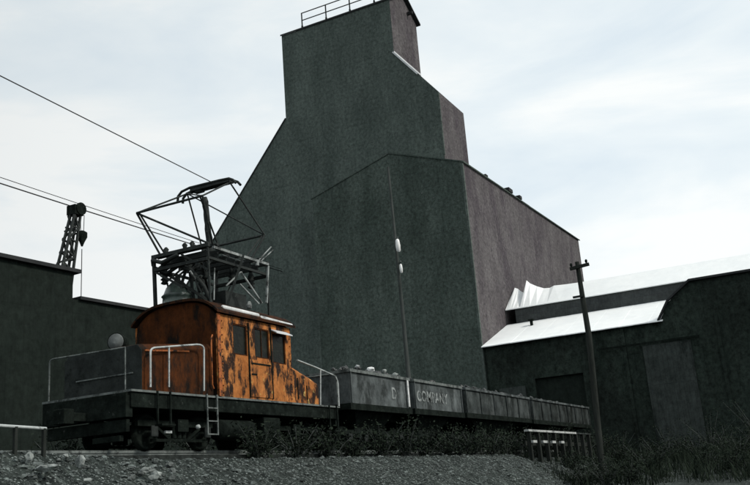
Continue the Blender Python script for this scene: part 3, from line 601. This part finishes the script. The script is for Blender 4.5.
cl_.box((tx-.13, 14.85, tz-.01), (tx+.13, 16.3, tz+.11)); cl_.lathe((tx, 16.15, tz), (0, -1, 0), [(0, .1), (.25, .1)], 8); cl_.build('collector_bar', M['frame'], pgo)
# ------------------------------------------------------------------ coal cars
def textmesh(body, size, mat_, parent, loc, sx_=1):
    cu = bpy.data.curves.new('t', 'FONT'); cu.body = body; cu.size = size; cu.extrude = .004; cu.offset = .012; cu.space_character = 1.12
    to = bpy.data.objects.new('t', cu); C.objects.link(to)
    dg = bpy.context.evaluated_depsgraph_get(); me = bpy.data.meshes.new_from_object(to.evaluated_get(dg)); bpy.data.objects.remove(to)
    me.materials.clear(); me.materials.append(mat_)
    org = ORG[parent.name]
    Mx = Matrix.Translation(Vector(loc)-org) @ Matrix.Rotation(math.pi/2, 4, 'X') @ Matrix.Diagonal((sx_, 1, 1, 1))
    me.transform(Mx); o = bpy.data.objects.new('lettering', me); C.objects.link(o); o.parent = parent; return o
def car(x0, x1, zb, zt, m, label, text=None, heap=.35, ends=True, lumps=()):
    y0, y1 = YS+.06, YS+2.76; r = thing('coal_car', ((x0+x1)/2, (y0+y1)/2, 1.25), label, 'coal car', 'coal cars behind the locomotive')
    b = MB(); t = .06
    b.box((x0, y0, zb), (x1, y0+t, zt)); b.box((x0, y1-t, zb), (x1, y1, zt)); b.box((x0, y0+t, zb), (x0+t, y1-t, zt)); b.box((x1-t, y0+t, zb), (x1, y1-t, zt)); b.box((x0+t, y0+t, zb), (x1-t, y1-t, zb+.08))
    b.build('body', M[m], r)
    nb = max(2, round((x1-x0)/1.6))
    for i in range(nb+1):
        x = x0+.05+(x1-x0-.1)*i/nb
        if text and 0 < i < nb: continue
        MB().box((x-.03, y0-.05, zb), (x+.03, y0-.002, zt-.06)).build('side_rib', M[m], r); MB().box((x-.03, y1+.002, zb), (x+.03, y1+.05, zt-.06)).build('side_rib', M[m], r)
    k = MB(); k.box((x0-.04, y0-.07, zt-.07), (x1+.04, y0+.05, zt+.03)); k.box((x0-.04, y1-.05, zt-.07), (x1+.04, y1+.07, zt+.03)); k.box((x0-.04, y0+.05, zt-.07), (x0+.05, y1-.05, zt+.03)); k.box((x1-.05, y0+.05, zt-.07), (x1+.04, y1-.05, zt+.03))
    k.build('top_rim', M['dullrail' if m == 'gond' else 'gond'], r)
    k = MB(); k.box((x0-.1, y0-.05, zb-.22), (x1+.1, y0+.07, zb-.01)); k.box((x0-.1, y1-.07, zb-.22), (x1+.1, y1+.05, zb-.01)); k.box((x0-.1, y0+.07, zb-.2), (x0+.05, y1-.07, zb-.02)); k.box((x1-.05, y0+.07, zb-.2), (x1+.1, y1-.07, zb-.02)); k.box((x0+.05, (y0+y1)/2-.25, zb-.4), (x1-.05, (y0+y1)/2+.25, zb-.02))
    k.build('underframe', M['steel'], r)
    hp = MB(); xm_ = (x0+x1)/2; hw = (x1-x0)/2-.6
    hp.add([(xm_-hw, y0+.2, zb), (xm_+hw, y0+.2, zb), (xm_+hw, y1-.2, zb), (xm_-hw, y1-.2, zb), (xm_-.5, y0+.8, 1.55), (xm_+.5, y0+.8, 1.55), (xm_+.5, y1-.8, 1.55), (xm_-.5, y1-.8, 1.55)], [(0,1,5,4),(1,2,6,5),(2,3,7,6),(3,0,4,7),(4,5,6,7)])
    hp.build('hopper_bottom', M['steel'], r)
    L = x1-x0; wb = .55 if L < 6 else .8
    for xc in (x0+L*.2, x1-L*.2): truck(r, xc, y0, y1, wb, .38)
    cpl = MB(); cpl.box((x0-.28, (y0+y1)/2-.1, 2.0), (x0-.1, (y0+y1)/2+.1, 2.2)); cpl.build('coupler', M['steel'], r)
    if text: textmesh(text[0], text[1], M['letter'], r, (text[2], y0-.012, text[3]), text[4])
    # the coal it carries
    q = MB(); nx, nyy = int(L*4), 10; vs = []
    sd = Vector((x0, 0, 5))
    for i in range(nx+1):
        for j in range(nyy+1):
            u_, v_ = i/nx, j/nyy; e = min(1, min(u_, 1-u_)*L/1.0)*math.sin(math.pi*v_)**.7
            x = x0+.08+(L-.16)*u_; y = y0+.08+(y1-y0-.16)*v_
            vs.append((x, y, zt-.12+heap*e*(.75+.6*noise.noise(Vector((x*.8, y*.8, 2))))+.07*noise.noise(Vector((x*4, y*4, 1)))))
    q.add(vs, [(i*(nyy+1)+j, (i+1)*(nyy+1)+j, (i+1)*(nyy+1)+j+1, i*(nyy+1)+j+1) for i in range(nx) for j in range(nyy)])
    for _ in range(int(L*16)):
        i = random.randrange(nx+1); j = random.randrange(nyy+1); p = vs[i*(nyy+1)+j]; q.rock((p[0], min(max(p[1], y0+.15), y1-.15), p[2]+.03), random.uniform(.05, .13))
    for _ in range(int(L*9)): u_ = random.uniform(x0+.2, x1-.2); q.rock((u_, y0+random.uniform(.15, .7), zt+random.uniform(-.02, .04+.5*heap*max(0, noise.noise(Vector((u_*1.1, 3, 5)))+.3))), random.uniform(.04, .14))
    q2 = q.build('coal_load', M['coal']); tag(q2, 'heap of black lump coal filling '+label.split(' with ')[0].replace('coal car', 'car'), 'coal', kind='stuff')
    for n_, (px, py, rr) in enumerate(lumps):
        c = at(px, py, 1, y0+.25)
        o = MB().rock(c, rr, (1.3, 1, .8), 0, 2, .25).build('pale_lump', M['porc' if rr > .1 else 'stone'])
        tag(o, LUMP[n_], 'stone')
    return r
LUMP = ['bright white lump on top of the coal in the first car', 'grey stone lying just right of the white lump on the first car', 'long grey stone at the right end of the first car load']
gx = lambda p: at(p, 390, 1, YS+.06).x
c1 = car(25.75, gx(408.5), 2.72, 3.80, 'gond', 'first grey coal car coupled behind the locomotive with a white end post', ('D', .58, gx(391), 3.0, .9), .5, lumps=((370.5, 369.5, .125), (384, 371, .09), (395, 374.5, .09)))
wp = MB(); xx = gx(406); wp.box((xx-.05, YS-.04, 2.75), (xx+.05, YS-.005, 3.72)); wp.build('end_post', M['white'], c1)
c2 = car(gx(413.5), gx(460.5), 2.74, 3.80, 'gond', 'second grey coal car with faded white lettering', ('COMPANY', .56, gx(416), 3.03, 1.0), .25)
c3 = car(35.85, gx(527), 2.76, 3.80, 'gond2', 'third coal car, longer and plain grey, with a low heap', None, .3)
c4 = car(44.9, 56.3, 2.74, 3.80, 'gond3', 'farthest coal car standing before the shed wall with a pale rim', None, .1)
# coupled gap board behind
# ------------------------------------------------------------------ rails
for i, y in enumerate((14.86, 16.3)):
    m = MB(); m.box((-40, y-.035, 1.19), (60, y+.035, 1.25)); m.box((-40, y-.01, 1.09), (60, y+.01, 1.19)); m.box((-40, y-.07, 1.05), (60, y+.07, 1.09))
    tag(m.build('rail', M['dullrail']), ('nearer' if i == 0 else 'farther')+' steel rail of the track under the locomotive and coal cars', 'rail')

# ------------------------------------------------------------------ timber railings beside the track
tb = thing('timber_railing', (45, 12.7, .6), 'low timber railing with a bleached top board beside the farthest coal cars', 'railing')
yt = 12.7; xa = at(526, 430, 1, yt).x; xb = at(589, 433, 1, yt).x; zt_ = at(545, 431, 1, yt).z; xw = at(574, 433, 1, yt).x
MB().box((xa, yt-.12, zt_-.07), (xw, yt+.1, zt_+.02)).build('top_board', M['timber'], tb)
MB().box((xw+.02, yt-.1, zt_-.06), (xb, yt+.08, zt_+.0)).build('top_board', M['gond2'], tb)
for k in range(9):
    x = xa+.3+(xb-xa-.6)*k/8; MB().box((x-.1, yt-.09, -.6), (x+.1, yt+.07, zt_-.072)).build('post', M['wood'], tb)
zl = at(545, 442, 1, yt).z
for k in range(4):
    x = xa+.25+k*1.45; MB().box((x, yt-.2, zl-.06), (x+.55+.2*(k == 1), yt-.095, zl+.05)).build('block', M['timber'], tb)
MB().box((xa, yt+.08, zl-.16), (xb, yt+.14, zl+.04)).build('lower_board', M['wood'], tb)
tb = thing('guard_rail', (10.5, 12.9, 1.1), 'low pale pipe rail at the far left edge of the bank', 'rail')
a = at(-25, 424, 1, 12.9); b2 = at(46, 428.5, 1, 12.9); MB().tube([a, b2], .028).build('pipe', M['rail'], tb)
for t in (.1, .55, .97): q = a.lerp(b2, t); MB().beam(q, (q.x, q.y, .8), .06).build('post', M['wood'], tb)

# ------------------------------------------------------------------ stones, cinders, weeds
big = [(46, 468, .12, (1.9, .8, .5), 'stone', 'largest pale slab lying in the rubble at the lower left of the bank', 12.05),
       (80, 461, .085, (.6, 1, 1.6), 'stone', 'upright pale shard at the right end of the left rubble pile', 12.45),
       (66, 456, .05, (1, 1, .8), 'stone', 'small bright stone on top of the left rubble pile', 12.6),
       (29, 456.5, .07, (.8, 1, 1.3), 'stone', 'pointed grey stone at the left end of the rubble pile', 12.5),
       (147, 470, .08, (1.6, .8, .7), 'stone', 'pale stone low on the bank below the front of the locomotive', 12.1),
       (155, 476, .10, (1.2, .8, .9), 'stone', 'lowest pale stone on the bank below the locomotive ladder side', 11.9),
       (88, 480, .05, (1.6, .8, .6), 'stone', 'small pale chip low on the bank right of the slab', 11.9)]
for px, py, r_k, sq, mt, lab, y in big:
    c = at(px, py, 1, y); z = gz(c.x, c.y); c.z = max(c.z, z+.02) if abs(c.z-z) < .25 else z+r_k*.35
    o = MB().rock(c, r_k, sq, 0, 2, .5).build('rock', M[mt]); tag(o, lab, 'rock')
for k in range(26):
    px = random.choice((random.uniform(22, 92), random.uniform(125, 175))); y = random.uniform(11.8, 12.95); c = at(px, 465, 1, y); z = gz(c.x, y)
    o = MB().rock((c.x, y, z+.04), random.uniform(.03, .085), (1.4, .9, .8), 0, 2, .5).build('rock', M['stoned']); tag(o, 'grey broken stone in the rubble heaps on the left of the bank', 'rock', 'broken stones in the rubble')
gr = MB()
for k in range(13000):
    x = 9+random.random()**1.3*33; y = random.uniform(8.6, 13.15); z = gz(x, y); rr = .008+.034*random.random()**5+.0003*x
    gr.rock((x, y, z+rr*.2), rr, (1.3, 1, .7))
for k in range(900):
    x = 9+random.random()**1.3*31; y = random.uniform(9, 13.1); z = gz(x, y); gr.rock((x, y, z+.005), random.uniform(.03, .075), (1.4, 1, .6), 0, 1, .6)
tag(gr.build('gravel', M['grit']), 'loose grey cinders and gravel scattered over the bank', 'gravel', kind='stuff')
wd = MB()
def blade(x, y, z, h, w_):
    a = random.random()*6.28; lx, ly = math.cos(a), math.sin(a); bx, by = random.gauss(0, .35)*h, random.gauss(0, .35)*h
    wd.add([(x-lx*w_, y-ly*w_, z), (x+lx*w_, y+ly*w_, z), (x+bx*.4+lx*w_*.7, y+by*.4+ly*w_*.7, z+h*.6), (x+bx*.4-lx*w_*.7, y+by*.4-ly*w_*.7, z+h*.6), (x+bx, y+by, z+h)], [(0, 1, 2, 3), (3, 2, 4)])
def clump(x, y, n_, hh, sp):
    for _ in range(n_):
        a, b2 = random.gauss(x, sp), random.gauss(y, sp); blade(a, b2, gz(a, b2)-.03, hh*random.uniform(.35, 1.1), random.uniform(.008, .03))
for k in range(330):                                  # right foreground and foot of the shed
    x = random.uniform(37.5, 59); y = random.uniform(1.0, 12.4); clump(x, y, 30, random.uniform(.25, .95), .28)
for k in range(60):
    x = random.uniform(30, 58); clump(x, random.uniform(13.5, 13.7), 14, random.uniform(.2, .5), .1)
random.seed(11)
bl_ = [(40.5, 10.2, 1.0), (43, 8.3, .9), (46.5, 9.4, 1.1), (50, 7.2, 1.2), (47.5, 4.9, 1.1), (53.5, 4.6, 1.3), (55, 8.8, 1.2), (51.5, 2.6, 1.2), (56.5, 2.2, 1.3), (44.2, 6.0, .8), (42.5, 11.8, .8), (57.5, 11, 1.0), (49.5, 11.2, .8), (41, 4.6, .7)]
bl_ += [(57.8, 7.5, 2.3), (57.5, 4.6, 2.6), (58.3, 1.6, 2.4), (57.2, 9.9, 1.7), (54, 1.2, 1.7), (58.4, 13.0, 1.5), (37.8, 9.2, 1.1), (38.4, 8.3, .9), (39.0, 10.4, 1.0), (52, 6, 1.4), (49, 9, 1.3)]
nb_ = len(bl_); x = 19.4
while x < 58: bl_.append((x, random.uniform(13.35, 13.7), random.uniform(.45, .85)+.012*x)); x += random.uniform(.8, 1.5)+.02*x
nc_ = len(bl_); x = 15
while x < 58: bl_.append((x, random.uniform(18.3, 20.5), random.uniform(1.2, 1.9))); x += random.uniform(2.2, 3.6)
for i, (x, y, h) in enumerate(bl_):
    la_, gr_ = (('tall dark ragged bush against the foot of the shed wall', 'tall bushes against the shed') if h >= 1.5 else ('low dark ragged scrub bush on the ground before the shed', 'scrub bushes before the shed')) if i < nb_ else (('small dark scrub bush growing beside the wheels along the track', 'scrub bushes along the track') if i < nc_ else ('dark bush standing between the train and the breaker wall', 'bushes behind the train'))
    r = thing('scrub_bush', (x, y, gz(x, y)), la_, 'bush', gr_)
    m = MB(); z = gz(x, y); st_ = MB()
    for k in range(14):
        a = random.random()*6.28; e = Vector((x+math.cos(a)*h*random.uniform(.2, .9), y+math.sin(a)*h*random.uniform(.2, .9), z+h*random.uniform(.5, 1.15))); b0 = Vector((x, y, z-.05)); md = b0.lerp(e, .5)+Vector((0, 0, .12*h))
        st_.tube([b0, md, e], [.02, .014, .006], 4)
        for q in range(58):
            t = random.uniform(.25, 1.05); p = b0.lerp(e, t)+Vector((random.gauss(0, .13), random.gauss(0, .13), random.gauss(.04, .1)))
            d = Vector((random.gauss(0, 1), random.gauss(0, 1), random.gauss(0, .7))).normalized(); d2 = d.cross(Vector((random.gauss(0, 1), random.gauss(0, 1), 1))).normalized(); L_ = random.uniform(.03, .075)
            m.add([p-d*L_, p+d2*L_*.45, p+d*L_, p-d2*L_*.45], [(0, 1, 2, 3)])
    m.build('foliage', M['weed'], r); st_.build('stem', M['polewood'], r)
tag(wd.build('weeds', M['weed']), 'dark straggling weeds along the track and before the shed', 'weeds', kind='stuff')
